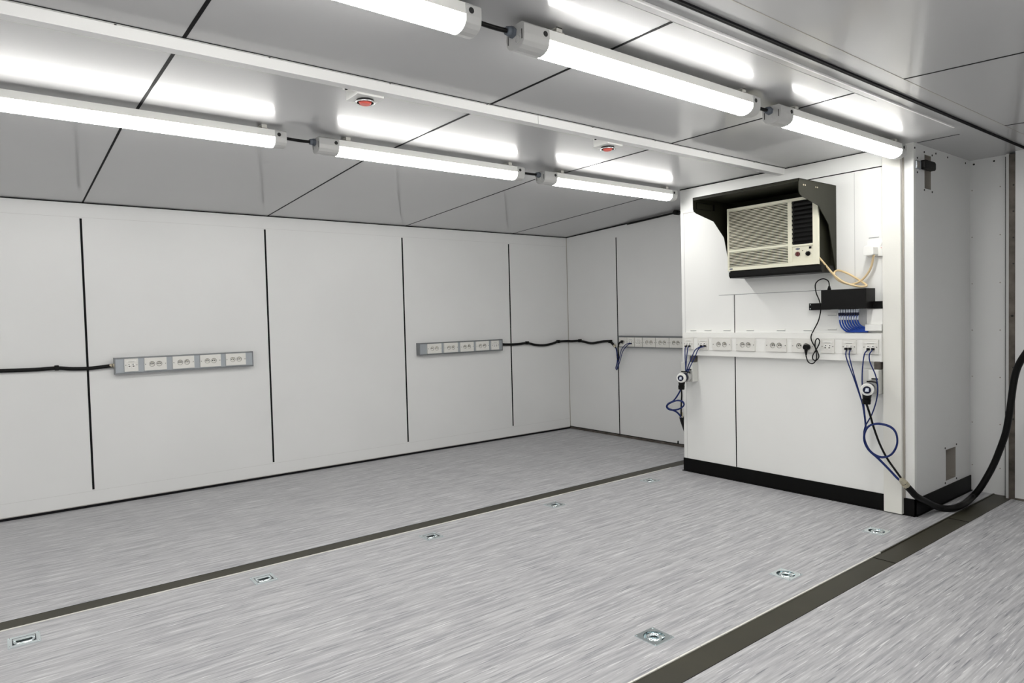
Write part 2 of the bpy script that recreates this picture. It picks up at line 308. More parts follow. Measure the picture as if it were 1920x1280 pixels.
# ------------------------------------------------------------------ floor
fl = MB(); hs = .043
holes = [(x-hs, x+hs, y-hs, y+hs) for x, y in RINGS_A+RINGS_B]
panel(fl, lambda u, v: (u, v, 0), XMIN, XALC, 1.4818, 3.3698, holes, 'floor')
panel(fl, lambda u, v: (u, v, 0), XMIN, XALC, 3.4715, YL+.02, [], 'floor')
panel(fl, lambda u, v: (u, v, 0), XMIN, XALC, YMIN, 1.3731, [], 'floor')
struct('floor', fl)
t = MB(); t.box(XMIN, XALC, 3.3698, 3.4715, -.03, -.001, 'strip'); t.box(XMIN, XA, 3.364, 3.3698, -.02, .003, 'steel')
struct('trim_1', t)
t = MB(); t.box(XMIN, XALC, 1.3731, 1.4818, -.03, -.001, 'strip')
x = XMIN
while x < XALC: t.box(x, min(x+.118, XALC), 1.4775, 1.4845, -.02, .003, 'steel' if x < 3.4 else 'strip'); x += .12
t.box(XMIN, XALC, 1.4845, 1.4865, -.02, .001, 'joint'); t.box(XMIN, XALC, 1.3715, 1.3731, -.02, .001, 'joint')
for xx in (3.33, 4.27): t.box(xx, xx+.004, 1.3731, 1.4775, -.01, .0002, 'joint')
struct('trim_2', t)

# ------------------------------------------------------------------ walls
wl = MB(); wl.box(XMIN, XB+.08, YL, YL+.06, -.02, 2.2, 'wall'); struct('wall_left', wl)
t = MB()
for x in (-.71, .4995, 1.7095, 2.908, 4.1025): t.box(x-.0065, x+.0065, YL-.0016, YL+.01, .118, 1.94, 'joint')
struct('trim_3', t)
t = MB()
t.box(XMIN, XB, YL-.0006, YL+.01, 1.9465, 1.948, 'faint'); t.box(XMIN, XB, YL-.0006, YL+.01, .108, .1095, 'faint')
struct('trim_4', t)
t = MB(); t.box(XMIN, XB, YL-.005, YL+.005, 0, .016, 'joint'); t.box(XMIN, XB, YL-.003, YL+.005, .019, .021, 'edge_and_shade')
struct('baseboard_left', t)
wb = MB(); wb.box(XB, XB+.06, 3.3, YL+.06, -.02, 2.2, 'wall'); struct('wall_back', wb)
t = MB(); t.box(XB-.0016, XB+.01, 4.5765, 4.5875, .024, 1.968, 'joint'); t.box(XB-.004, XB, YL-.006, YL-.001, 0, 2.04, 'edge_and_shade')
struct('trim_5', t)
t = MB(); t.box(XB-.006, XB+.01, 3.3, YL, 0, .022, 'rawsteel'); t.box(XB-.007, XB+.01, 3.3, YL, .022, .027, 'joint'); t.box(XB-.007, XB+.01, 3.86, 3.87, .027, .05, 'joint')
struct('baseboard_back', t)

# the partition box that carries the cooler
wc = MB()
wc.box(XA, XA+.03, YBOX, YA0, 0, ZM, 'wall_lit'); wc.box(XA+.03, XB, YA0-.03, YA0, 0, ZM, 'wall')
side_holes = [(4.316, 4.408, 1.897, 2.092), (4.622, 4.780, .13, .322)]
panel(wc, lambda u, v: (u, YBOX, v), XA+.03, XALC, 0, ZM, side_holes, 'wall')
for (a, b, c, d) in side_holes:
    e = YBOX+.10
    wc.add([(a, YBOX, c), (b, YBOX, c), (b, YBOX, d), (a, YBOX, d), (a, e, c), (b, e, c), (b, e, d), (a, e, d)],
           [(0, 1, 5, 4), (1, 2, 6, 5), (2, 3, 7, 6), (3, 0, 4, 7), (4, 5, 6, 7)], 'edge_and_shade')
screws = [(4.312, 2.105), (4.312, 1.887), (4.425, 2.10), (4.425, 1.885), (4.215, 2.06), (4.215, 1.978), (4.18, 2.112), (4.48, 2.118), (4.66, 2.118), (4.95, 2.118),
          (4.610, .335), (4.792, .335), (4.610, .118), (4.792, .118)]
for x, z in screws: wc.cyl((x, YBOX-.002, z), (x, YBOX+.002, z), .006, .006, 'dark', n=10)
struct('wall_center', wc)
t = MB()
t.box(XA-.0015, XA+.01, 2.7785, 2.7855, .101, .90, 'joint'); t.box(XA-.0015, XA+.01, 2.7795, 2.7845, .90, 1.328, 'joint')
t.box(XA-.001, XA+.01, 2.10, 2.910, 1.3287, 1.3315, 'alud_and_shade')
t.box(XA-.0015, XA+.01, 1.775, 2.30, 2.036, 2.042, 'joint')
t.box(XA-.001, XA+.01, 2.80, 3.215, 1.957, 1.960, 'edge_and_shade'); t.box(XA-.0008, XA+.01, 3.208, 3.211, .1, 1.957, 'faint')  # grey strip paints the shadow line below the fascia
t.box(XA-.0008, XA+.01, 1.940, 1.943, 1.35, 2.03, 'faint')
struct('trim_6', t)
t = MB()
t.box(XA-.006, XA+.01, YBOX-.006, YA0+.004, 0, .1, 'base'); t.box(XA-.014, XA, YBOX-.006, YA0+.012, 0, .004, 'base')
struct('baseboard_center', t)
t = MB(); t.box(XA-.006, XALC, YBOX-.006, YBOX, 0, .1, 'base'); t.box(XA, XALC, YBOX-.014, YBOX, 0, .004, 'base')
struct('baseboard_right', t)
t = MB(); t.box(4.132, XA, 1.669, 1.769, .006, 2.117, 'cream')
struct('trim_7', t, bevel=.002)
t = MB(); t.box(4.155, XA, 1.661, 1.6685, .1, 2.117, 'edge_and_shade')
struct('trim_8', t)
# recess behind the box and the far wall of the right wing
wr = MB(); wr.box(XALC, XALC+.05, 1.40, YBOX+.1, -.02, 2.2, 'wall')
for z in (.17, .45, .75, 1.05, 1.35, 1.65, 1.95):
    for y in (1.600, 1.447): wr.cyl((XALC-.002, y, z), (XALC+.002, y, z), .004, .004, 'edge_and_shade', n=8)
for y in (1.59, 1.48): wr.cyl((XALC-.002, y, 2.115), (XALC+.002, y, 2.115), .006, .006, 'dark', n=8)
struct('wall_recess', wr)
t = MB(); t.box(4.975, XALC+.05, 1.386, 1.400, 0, 2.135, 'wall'); t.box(4.973, 4.975, 1.386, 1.400, 0, 2.135, 'faint')
t.box(XALC-.002, XALC, 1.418, 1.421, 0, 2.13, 'joint')
struct('trim_9', t)
t = MB(); t.box(4.972, XALC, 1.351, 1.386, 0, 2.13, 'rawsteel')
for z in (.5, .82, 1.14, 1.46, 1.62, 1.78, 1.94): t.cyl((4.970, 1.362+.012*(int(z*100) % 2), z), (4.973, 1.362, z), .005, .005, 'dark', n=10)
struct('trim_10', t)
wf = MB(); wf.box(XR, XR+.06, YMIN, 1.351, -.02, 2.2, 'wall'); struct('wall_far_right', wf)
t = MB(); t.box(XR-.004, XR+.01, YMIN, 1.351, 0, .012, 'rawsteel'); struct('baseboard_far_right', t)
wn = MB(); wn.box(XMIN-.06, XMIN, YMIN-.06, YL+.06, -.02, 2.2, 'wall'); struct('wall_near', wn)
wq = MB(); wq.box(XMIN-.06, XR+.06, YMIN-.06, YMIN, -.02, 2.2, 'wall'); struct('wall_right', wq)

# ------------------------------------------------------------------ ceiling
ce = MB()
ys = [YMIN-.05, 1.29, YFOLD, YL+.06]
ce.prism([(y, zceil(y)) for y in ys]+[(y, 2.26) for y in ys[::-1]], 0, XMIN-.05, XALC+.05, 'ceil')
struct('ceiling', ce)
t = MB()
for x in (-.70, .533, 1.765, 2.995):
    t.box(x-.006, x+.006, 1.395, 3.50, ZM-.0012, ZM+.003, 'joint')
t.box(4.195, 4.203, 1.395, 1.605, ZM-.0012, ZM+.003, 'joint')
for x in (-.71, .515, 1.735, 2.95, 4.155):
    a, b = 3.50, YL
    t.add([(x+s*.005, y, zceil(y)-dz) for s in (-1, 1) for y in (a, b) for dz in (.0012, -.003)], [(0, 1, 3, 2), (4, 6, 7, 5), (0, 4, 5, 1), (2, 3, 7, 6), (0, 2, 6, 4), (1, 5, 7, 3)], 'joint')
for x in (-.70, .53, 1.76, 2.975, 4.19):
    a, b = YMIN, 1.186
    t.add([(x+s*.005, y, zceil(y)-dz) for s in (-1, 1) for y in (a, b) for dz in (.0012, -.003)], [(0, 1, 3, 2), (4, 6, 7, 5), (0, 4, 5, 1), (2, 3, 7, 6), (0, 2, 6, 4), (1, 5, 7, 3)], 'joint')
t.box(XMIN, XB, YL-.006, YL, zceil(YL)-.006, zceil(YL)+.003, 'joint')
t.add([(x, y, zceil(y)-dz) for x in (XB-.006, XB) for y in (YA0, YL) for dz in (.007, -.003)], [(0, 1, 3, 2), (4, 6, 7, 5), (0, 4, 5, 1), (2, 3, 7, 6), (0, 2, 6, 4), (1, 5, 7, 3)], 'joint')
t.box(XA-.005, XA, 2.44, YA0, ZM-.006, ZM+.002, 'joint'); t.box(XA-.004, XA, 1.80, 2.39, ZM-.004, ZM+.002, 'joint')
t.add([(x, y, zceil(y)-dz) for x in (XR-.006, XR) for y in (YMIN, 1.29) for dz in (.007, -.003)], [(0, 1, 3, 2), (4, 6, 7, 5), (0, 4, 5, 1), (2, 3, 7, 6), (0, 2, 6, 4), (1, 5, 7, 3)], 'joint')
struct('trim_11', t)
t = MB()
t.box(XMIN, 4.0, 1.350, 1.357, ZM-.007, ZM, 'beam'); t.box(XMIN, 4.0, 1.358, 1.364, ZM-.002, ZM, 'edge_and_shade')  # grey strip beside the raised lip paints its shadow
t.box(XMIN, 3.2, 1.3925, 1.394, ZM-.0008, ZM, 'faint')
struct('trim_12', t)
t = MB()
t.box(XMIN, XR, 1.280, 1.286, ZM-.008, ZM+.002, 'joint'); t.box(XMIN, XR, 1.288, 1.294, ZM-.008, ZM+.002, 'joint'); t.box(XMIN, XR, 1.286, 1.288, ZM-.006, ZM, 'edge_and_shade')
struct('trim_13', t)
t = MB()
t.add([(x, y, zceil(y)-dz) for x in (XMIN, XR) for y in (1.1855, 1.188) for dz in (.0008, -.003)], [(0, 1, 3, 2), (4, 6, 7, 5), (0, 4, 5, 1), (2, 3, 7, 6), (0, 2, 6, 4), (1, 5, 7, 3)], 'edge_and_shade')
struct('trim_14', t)

# ------------------------------------------------------------------ ceiling duct
d = thing('ceiling_duct', (2.0, 2.41, ZM), 'long white square cable duct screwed along the middle of the grey ceiling', 'cable duct')
for a, b in ((XMIN, 2.043), (2.046, XA)):
    t = MB(); t.box(a, b, 2.393, 2.437, 2.102, ZM, 'beam'); t.box(a, b, 2.385, 2.393, ZM-.003, ZM, 'faint'); t.box(a, b, 2.382, 2.3845, ZM-.002, ZM+.002, 'joint')
    k = a+.35
    while k < b: t.cyl((k, 2.389, ZM-.004), (k, 2.389, ZM-.001), .004, .004, 'dark', n=8); k += .47
    obj('duct_segment', t, d)

# ------------------------------------------------------------------ lit battens
def batten_profile(w=.045, zt=2.122, zm=2.086, zb=2.046):
    lo = []
    for i in range(9):
        a = math.pi*i/8; lo.append((-w*math.cos(a), zm-(zm-zb)*math.sin(a)**.75))
    return lo
def make_batten(x0, y0, label):
    b = thing('led_batten', (x0, y0, ZM), label, 'ceiling light', 'tube battens under the ceiling')
    lo = batten_profile()
    m = MB(); m.prism([(y0+u*.97, min(v, 2.0875)) for u, v in lo], 0, x0+.10, x0+1.25, 'lens', True); obj('diffuser', m, b)
    m = MB(); m.prism([(y0-.045, 2.087), (y0+.045, 2.087), (y0+.042, 2.120), (y0-.042, 2.120)], 0, x0+.08, x0+1.27, 'plastic'); obj('housing', m, b)
    for a, c in ((x0, x0+.105), (x0+1.245, x0+1.30)):
        m = MB(); prof = [(y0+u*1.04, v-.001 if v < 2.08 else v) for u, v in lo]+[(y0+.046, 2.116), (y0+.036, 2.124), (y0-.036, 2.124), (y0-.046, 2.116)]
        m.prism(prof, 0, a, c, 'greyplastic')
        e = obj('end_cap', m, b, bevel=.002)
        m = MB(); xa = c-.018 if a == x0 else a+.018
        m.cyl((xa, y0-.0475, 2.100), (xa, y0-.044, 2.100), .009, .009, 'dark', n=14); obj('clip_hole', m, e)
        if a == x0:
            m = MB(); m.ring((x0, y0-.012, 2.075), (1, 0, 0), .011, .0018, 'greyplastic'); obj('knockout', m, e)
            for s in (-1, 1): m = MB(); m.box(x0-.001, x0, y0+s*.036, y0+s*.033, 2.07, 2.10, 'dark'); obj('cap_slot', m, e)
            m = MB(); m.cyl((x0-.028, y0+.008, 2.102), (x0-.012, y0+.008, 2.102), .013, .017, 'gland', n=18); m.cyl((x0-.012, y0+.008, 2.102), (x0, y0+.008, 2.102), .018, .018, 'gland', n=6, smooth=False); obj('cable_gland', m, b)
    for xa in (x0+.16, x0+1.2):
        m = MB(); m.box(xa-.014, xa+.014, y0-.040, y0+.040, 2.120, 2.124, 'edge_and_shade'); m.box(xa-.012, xa+.012, y0-.032, y0-.028, 2.120, ZM, 'steel'); m.box(xa-.012, xa+.012, y0+.028, y0+.032, 2.120, ZM, 'steel'); m.box(xa-.012, xa+.012, y0-.032, y0+.032, ZM-.003, ZM, 'steel'); obj('mounting_clip', m, b)
    return b
b0 = make_batten(1.335, 1.665, 'lit tube batten in the middle of the right-hand row, both ends in view')
for dx, dy, lab in [(-1.46, 0, 'lit tube batten of the right-hand row, cut off by the top edge'),
                    (1.46, 0, 'lit tube batten ending the right-hand row, touching the white post'),
                    (-2.92, 0, 'lit tube batten added for light behind the viewer, middle row, one batten back'),
                    (-4.38, 0, 'lit tube batten added for light behind the viewer, middle row, by the near wall'),  # unseen battens behind the viewer, added to lift the light level
                    (-1.485, 1.572, 'long lit tube batten cut off by the left edge'),
                    (-.025, 1.572, 'lit tube batten in the middle of the left-hand row'),
                    (1.437, 1.572, 'lit tube batten ending the left-hand row, closest to the back wall'),
                    (-2.945, 1.572, 'unseen lit tube batten added for light to the left-hand row, one batten back'),
                    (-4.405, 1.572, 'unseen lit tube batten added for light to the left-hand row, by the near wall'),  # unseen extension of the left row, added for its light
                    (-1.46, -1.50, 'lit tube batten added for light in the right wing directly over the viewer'),
                    (0, -1.50, 'lit tube batten added for light in the right wing, further from the near wall')]:  # unseen right-wing battens added to brighten walls and floor
    c = copy_tree(b0, (dx, dy, zceil(1.665+dy)-ZM)); c['label'] = lab
for x0, y0, lab in [(1.175, 1.665, 'short black cable linking the nearest two battens of the right-hand row'),
                    (2.635, 1.665, 'short black cable linking the far two battens of the right-hand row'),
                    (1.15, 3.237, 'short black cable linking the nearest two battens of the left-hand row'),
                    (2.61, 3.237, 'short black cable linking the far two battens of the left-hand row')]:
    m = MB(); m.tube([(x0-.01, y0+.008, 2.102), (x0+.05, y0+.008, 2.100), (x0+.10, y0+.008, 2.100), (x0+.14, y0+.008, 2.102)], .0075, 'black')
    tag(obj('link_cable', m, loc=(x0, y0, 2.10)), lab, 'cable', 'link cables between battens')

# ------------------------------------------------------------------ red-eyed boxes beside the duct
def make_alarm(x0, lab):
    a = thing('ceiling_call_box', (x0+.055, 2.49, ZM), lab, 'indicator box', 'red-eyed boxes beside the duct')
    m = MB(); m.box(x0, x0+.115, 2.440, 2.545, 2.094, ZM, 'plastic'); m.box(x0-.022, x0, 2.50, 2.53, ZM-.012, ZM, 'plastic'); m.cyl((x0-.012, 2.515, ZM-.016), (x0-.012, 2.515, ZM-.011), .006, .006, 'dark', n=10)
    obj('box', m, a, bevel=.003)
    m = MB(); m.cyl((x0+.06, 2.498, 2.094), (x0+.06, 2.498, 2.086), .034, .036, 'dark', n=28); r = obj('bezel', m, a)
    m = MB(); m.ring((x0+.06, 2.498, 2.084), (0, 0, 1), .036, .003, 'silver'); obj('ring', m, r)
    m = MB(); m.cyl((x0+.06, 2.498, 2.086), (x0+.06, 2.498, 2.076), .027, .020, 'red', n=24); tag(obj('lens', m, a), 'glowing red lens')
make_alarm(1.163, 'white box with red lens beside the ceiling duct, nearer of the two')
make_alarm(2.552, 'white ceiling box with a red lens beside the duct, nearer the partition wall')

# ------------------------------------------------------------------ socket trunking
def socket_plate(T, parent, kind, u0, u1, z0, z1, df, n_dark=True):
    """df: distance of the plate's back from the wall"""
    w = u1-u0; h = z1-z0; th = .011; cz = (z0+z1)/2; m = MB()
    mp = lambda u, v, d: T(u, df+th+d, v)
    if kind == 'data':
        m.box(u0, u1, df, df+th, z0, z1, 'plate')
        m.box(u0+.012, u1-.012, df+th, df+th+.0015, z1-.020, z1-.012, 'plastic')
        m.v = [T(*v) for v in m.v]; p = obj('data_plate', m, parent, bevel=.002)
        for s in (-1, 1):
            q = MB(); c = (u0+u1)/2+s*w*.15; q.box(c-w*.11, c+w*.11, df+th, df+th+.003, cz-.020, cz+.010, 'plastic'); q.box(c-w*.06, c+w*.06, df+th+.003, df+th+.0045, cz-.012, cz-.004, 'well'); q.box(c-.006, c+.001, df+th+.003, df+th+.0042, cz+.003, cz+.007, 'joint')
            q.v = [T(*v) for v in q.v]; obj('jack', q, p)
        q = MB()
        for s in (-1, 1): q.cyl((u0+w*(.5+s*.40), df+th-.001, cz), (u0+w*(.5+s*.40), df+th+.001, cz), .0028, .0028, 'dark', n=8)
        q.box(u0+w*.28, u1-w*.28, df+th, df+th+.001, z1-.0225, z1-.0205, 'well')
        q.v = [T(*v) for v in q.v]; obj('plate_screws', q, p)
        return p
    cells = [0.34, 0.66] if kind == 'double' else [0.5]
    hw = w*(.155 if kind == 'double' else .26); r = min(.0175, hw*.95)
    # rim, margins
    for a, b in ((u0, u0+w*cells[0]-hw), (u0+w*cells[-1]+hw, u1)):
        m.add([mp(a, z0, 0), mp(b, z0, 0), mp(b, z1, 0), mp(a, z1, 0)], [(0, 1, 2, 3)], 'plate')
    if kind == 'double':
        a, b = u0+w*cells[0]+hw, u0+w*cells[1]-hw
        if b > a: m.add([mp(a, z0, 0), mp(b, z0, 0), mp(b, z1, 0), mp(a, z1, 0)], [(0, 1, 2, 3)], 'plate')
    for c in cells: holed_cell(m, mp, u0+w*c, cz, hw, h/2, r, .0095, 'plate', 'plate')
    c8 = [mp(u, v, d) for u in (u0, u1) for v in (z0, z1) for d in (-th, 0)]
    m.add(c8, [(0, 1, 3, 2), (4, 6, 7, 5), (0, 4, 5, 1), (2, 3, 7, 6)], 'plate')
    for s in (u0+w*.05, u1-w*.05): m.cyl(mp(s, cz, -.001), mp(s, cz, .001), .0028, .0028, 'dark', n=8)
    p = obj('socket_plate', m, parent)
    for c in cells:
        q = MB(); cc = u0+w*c
        for s in (-1, 1): q.cyl(mp(cc+s*.0065, cz+.001, -.0094), mp(cc+s*.0065, cz+.001, -.0070), .0036, .0036, 'dark', n=10)
        q.cyl(mp(cc, cz+.010, -.0094), mp(cc, cz+.010, -.0030), .0027, .0027, 'brass', n=10)
        q.ring(mp(cc, cz, -.0005), tuple(Vector(mp(0, 0, 1))-Vector(mp(0, 0, 0))), r, .0012, 'well', n=24, k=6)  # dark rim paints the shade of the shallow recess
        obj('socket', q, p)
    return p
def trunking(name, T, label, u0, u1, z0, z1, depth, plates, zp, body, flange, cover, cat='socket trunking', flh=(.009, .009), group=None):
    c = T((u0+u1)/2, 0, z0); t = thing(name, c, label, cat, group)
    m = MB(); m.box(u0, u1, 0, depth-.006, z0, z1, body)
    m.box(u0, u1, depth-.006, depth, z1-flh[0], z1, flange); m.box(u0, u1, depth-.006, depth, z0, z0+flh[1], flange)
    m.v = [T(*v) for v in m.v]; obj('housing', m, t)
    m = MB(); us = [u0+.004]+[x for p in plates for x in (p[1], p[2])]+[u1-.004]
    m.box(u0+.004, u1-.004, depth-.0055, depth-.003, z0+flh[1]+.001, z1-flh[0]-.001, cover)
    m.v = [T(*v) for v in m.v]; obj('cover_strip', m, t)
    for a, b in ((u0-.002, u0+.004), (u1-.004, u1+.002)):
        m = MB(); m.box(a, b, 0, depth+.001, z0-.001, z1+.001, flange); m.v = [T(*v) for v in m.v]; obj('end_cap', m, t)
    for k, a, b in plates: socket_plate(T, t, k, a, b, zp[0], zp[1], depth-.003)
    return t
TL = lambda u, d, z: (u, YL-d, z)
TB = lambda u, d, z: (XB-d, u, z)
TA = lambda u, d, z: (XA-d, u, z)
trunking('socket_trunking', TL, 'grey socket strip on the left wall, data plate at its left end', .652, 1.566, .887, 1.0, .055,
         [('data', .707, .791), ('double', .829, .969), ('double', 1.008, 1.150), ('double', 1.190, 1.332), ('double', 1.368, 1.511)], (.903, .991), 'alud_and_shade', 'alud_and_shade', 'alu', group='grey socket strips')
trunking('socket_trunking', TL, 'grey socket strip on the left wall, data plate at its right end', 3.022, 3.954, .887, .998, .055,
         [('double', 3.100, 3.248), ('double', 3.277, 3.427), ('double', 3.456, 3.606), ('double', 3.634, 3.784), ('data', 3.814, 3.906)], (.900, .988), 'alud_and_shade', 'alud_and_shade', 'alu', group='grey socket strips')
trunking('socket_trunking', TB, 'grey socket strip on the back wall, running behind the white partition', 3.50, 4.528, .892, 1.003, .052,
         [('single', 4.414, 4.513), ('data', 4.318, 4.410), ('data', 4.222, 4.311), ('double', 4.063, 4.212), ('double', 3.906, 4.056), ('double', 3.755, 3.899), ('double', 3.600, 3.745)], (.900, .988), 'alud_and_shade', 'alud_and_shade', 'alud_and_shade', group='grey socket strips')
trunking('wall_trunking', TA, 'wide white plastic trunking full of sockets across the partition below the cooler', 1.771, 3.198, .893, 1.060, .050,
         [('data', 3.099, 3.182), ('data', 2.968, 3.060), ('double', 2.779, 2.930), ('double', 2.591, 2.735), ('double', 2.360, 2.508), ('double', 2.176, 2.323), ('data', 2.044, 2.128), ('data', 1.912, 1.997), ('data', 1.783, 1.874)],
         (.9355, 1.0205), 'plastic', 'plastic', 'plastic', flh=(.035, .040))

# ------------------------------------------------------------------ labels on the partition wall
marks = [(3.162, 3.111, 1.080, 'over the first data plate by the left edge'), (3.036, 2.978, 1.080, 'over the second data plate from the left'), (2.873, 2.816, 1.080, 'over the leftmost double socket'),
         (2.687, 2.631, 1.080, 'just right of the black panel joint'), (2.458, 2.399, 1.080, 'over the third double socket'), (2.271, 2.216, 1.080, 'beside the hanging black power cord, over the double socket'),
         (2.111, 2.056, 1.085, 'lower of two left of the blue cable fan'), (2.110, 2.056, 1.176, 'upper of two left of the blue cable fan'), (2.003, 1.946, 1.066, 'directly under the blue cable fan'), (1.871, 1.814, 1.0645, 'under the white cable cover, by the post'),
         (1.858, 1.800, 1.633, 'above the socket of the cream cord')]
for a, b, z, s in marks:
    m = MB(); m.box(XA-.0025, XA, b, a, z-.004, z+.008, 'plastic'); m.box(XA-.0034, XA, b, a, z-.0065, z-.004, 'alud_and_shade')  # dark strip under each label paints its shadow
    tag(obj('label_strip', m, loc=(XA, (a+b)/2, z)), 'small white label strip '+s, 'label', 'label strips on the partition')

# ------------------------------------------------------------------ window cooler and its hood
HY0, HY1 = 2.053, 2.796
hd = thing('cooler_hood', (XA, 2.42, 1.44), 'black sheet-metal hood with angular cheeks around the cream cooler', 'hood')
m = MB(); m.box(3.725, XA, HY0, HY1, 1.969, 1.973, 'hood'); m.box(3.725, 3.729, HY0, HY1, 1.955, 1.973, 'hood'); obj('top_plate', m, hd)
prof = [(3.725, 1.972), (3.725, 1.900), (3.733, 1.883), (3.757, 1.872), (3.95, 1.831), (4.069, 1.727), (4.150, 1.456), (XA, 1.448), (XA, 1.972)]
for y, s in ((HY0, 1), (HY1, -1)):
    m = MB(); a, b = (y, y+.004) if s > 0 else (y-.004, y)
    m.prism(prof, 1, a, b, 'hood'); c = obj('side_cheek', m, hd)
    if s > 0:
        for x in (3.775, 3.795, 3.915, 3.935):
            m = MB(); m.cyl((x, y-.003, 1.938), (x, y, 1.938), .0042, .0048, 'brass', n=12); obj('rivet', m, c)
    else:
        m = MB(); m.box(3.755, 3.955, a-.003, a, 1.942, 1.945, 'blackm'); m.box(3.755, 3.955, a-.003, a, 1.900, 1.903, 'blackm'); m.box(3.755, 3.758, a-.003, a, 1.900, 1.945, 'blackm'); m.box(3.94, 3.955, a-.006, a, 1.900, 1.945, 'blackm'); obj('slot_rim', m, c)
m = MB(); m.box(XA-.004, XA, HY0+.004, HY1-.004, 1.45, 1.969, 'hood'); obj('back_plate', m, hd)
m = MB(); m.prism([(3.985, 1.478), (3.985, 1.450), (3.997, 1.437), (XA-.004, 1.437), (XA-.004, 1.478)], 1, HY0+.006, 2.702, 'blackm'); obj('bottom_tray', m, hd)

ac = thing('window_air_conditioner', (4.08, 2.40, 1.479), 'cream window air conditioner with louvred grille set in the black hood', 'air conditioner')
AY0, AY1, AZ0, AZ1 = 2.081, 2.718, 1.486, 1.908
m = MB(); m.box(4.012, XA-.005, AY0+.008, AY1-.008, 1.479, AZ1-.006, 'hood'); obj('case', m, ac)
m = MB()
m.box(4.006, 4.012, AY0+.004, AY1-.004, AZ0+.004, AZ1-.004, 'ivoryd')
xf, xb = 3.994, 4.012
m.box(xf, xb, AY0, AY1, AZ1-.018, AZ1, 'ivory'); m.box(xf, xb, AY0, AY1, AZ0, AZ0+.024, 'ivory')
m.box(xf, xb, AY1-.010, AY1, AZ0+.024, AZ1-.018, 'ivory'); m.box(xf, xb, 2.250, 2.278, AZ0+.024, AZ1-.018, 'ivory')
m.box(xf, xb, AY0, 2.116, AZ0+.024, AZ1-.018, 'ivory'); m.box(xf, xb, 2.278, AY1-.010, 1.612, 1.628, 'ivory')
m.box(xf+.004, xb, 2.116, 2.250, AZ0+.024, 1.608, 'ivory'); m.box(xf-.003, xb, 2.112, 2.254, 1.605, 1.617, 'ivory')
m.box(xf+.001, xb, 2.262, 2.265, AZ0, AZ1-.002, 'ivoryd')
obj('front_panel', m, ac, bevel=.0015)
def slats(z0, z1, n):
    m = MB(); p = (z1-z0)/n
    for i in range(n):
        z = z0+p*(i+.5); m.prism([(xf+.001, z-p*.20), (xf+.001, z+p*.22), (xf+.008, z+p*.28), (xf+.008, z-p*.05)], 1, 2.278, AY1-.010, 'ivory')
    return m
obj('intake_grille', slats(1.628, AZ1-.018, 26), ac); obj('lower_grille', slats(AZ0+.024, 1.612, 10), ac)
m = MB(); m.box(4.0045, 4.008, 2.116, 2.250, 1.617, AZ1-.018, 'black')
for i in range(10):
    z = 1.617+.0273*(i+.55); m.prism([(xf+.002, z-.008), (xf+.002, z-.005), (xf+.010, z+.010), (xf+.010, z+.006)], 1, 2.118, 2.238, 'blackm')
    m.cyl((xf-.001, 2.243, z), (xf+.008, 2.243, z), .0065, .0065, 'black', n=14)
obj('outlet_louvres', m, ac)
for y, z, mm in ((2.214, 1.558, 'redknob'), (2.147, 1.556, 'black')):
    m = MB(); m.cyl((xf+.004, y, z), (xf-.006, y, z), .015, .013, mm, n=24); m.box(xf-.014, xf-.005, y-.003, y+.003, z-.012, z+.012, mm)
    k = obj('knob', m, ac)
    m = MB()
    for i in range(9):
        a = math.radians(-30+30*i); m.box(xf+.002, xf+.0042, y+math.cos(a)*.020-.0008, y+math.cos(a)*.020+.0008, z+math.sin(a)*.020-.0008, z+math.sin(a)*.020+.0008, 'joint')
    obj('dial_marks', m, k)
m = MB(); m.box(xf+.0005, xf+.005, 2.126, 2.140, 1.585, 1.598, 'black'); obj('switch', m, ac)
m = MB(); m.cyl((xf+.001, 2.182, 1.577), (xf+.005, 2.182, 1.577), .0025, .0025, 'black', n=10); obj('indicator', m, ac)
def oval(y, z, a, b, x):
    m = MB(); pts = [(y+a*math.cos(2*math.pi*i/28), z+b*math.sin(2*math.pi*i/28)) for i in range(28)]
    m.prism(pts, 0, x-.0015, x+.001, 'navy'); o = obj('badge', m, ac)
    cu = bpy.data.curves.new('script', 'FONT'); cu.body = 'Carrier'; cu.size = b*1.1; cu.shear = .4; cu.align_x = 'CENTER'; cu.align_y = 'CENTER'; cu.extrude = .0002
    tmp = bpy.data.objects.new('tmp', cu); C.objects.link(tmp); bpy.context.view_layer.update()
    me = bpy.data.meshes.new_from_object(tmp.evaluated_get(bpy.context.evaluated_depsgraph_get())); bpy.data.objects.remove(tmp)
    k = 1.6*a/max(1e-6, max(v.co.x for v in me.vertices)-min(v.co.x for v in me.vertices))
    q = MB(); q.add([(x-.0018-v.co.z, y-v.co.x*k, z+v.co.y*min(k, 1.6)) for v in me.vertices], [tuple(p.vertices) for p in me.polygons], 'clear')
    bpy.data.meshes.remove(me); obj('badge_lettering', q, o)
oval(2.214, 1.590, .014, .0055, xf+.004); oval(2.690, 1.499, .013, .005, xf)

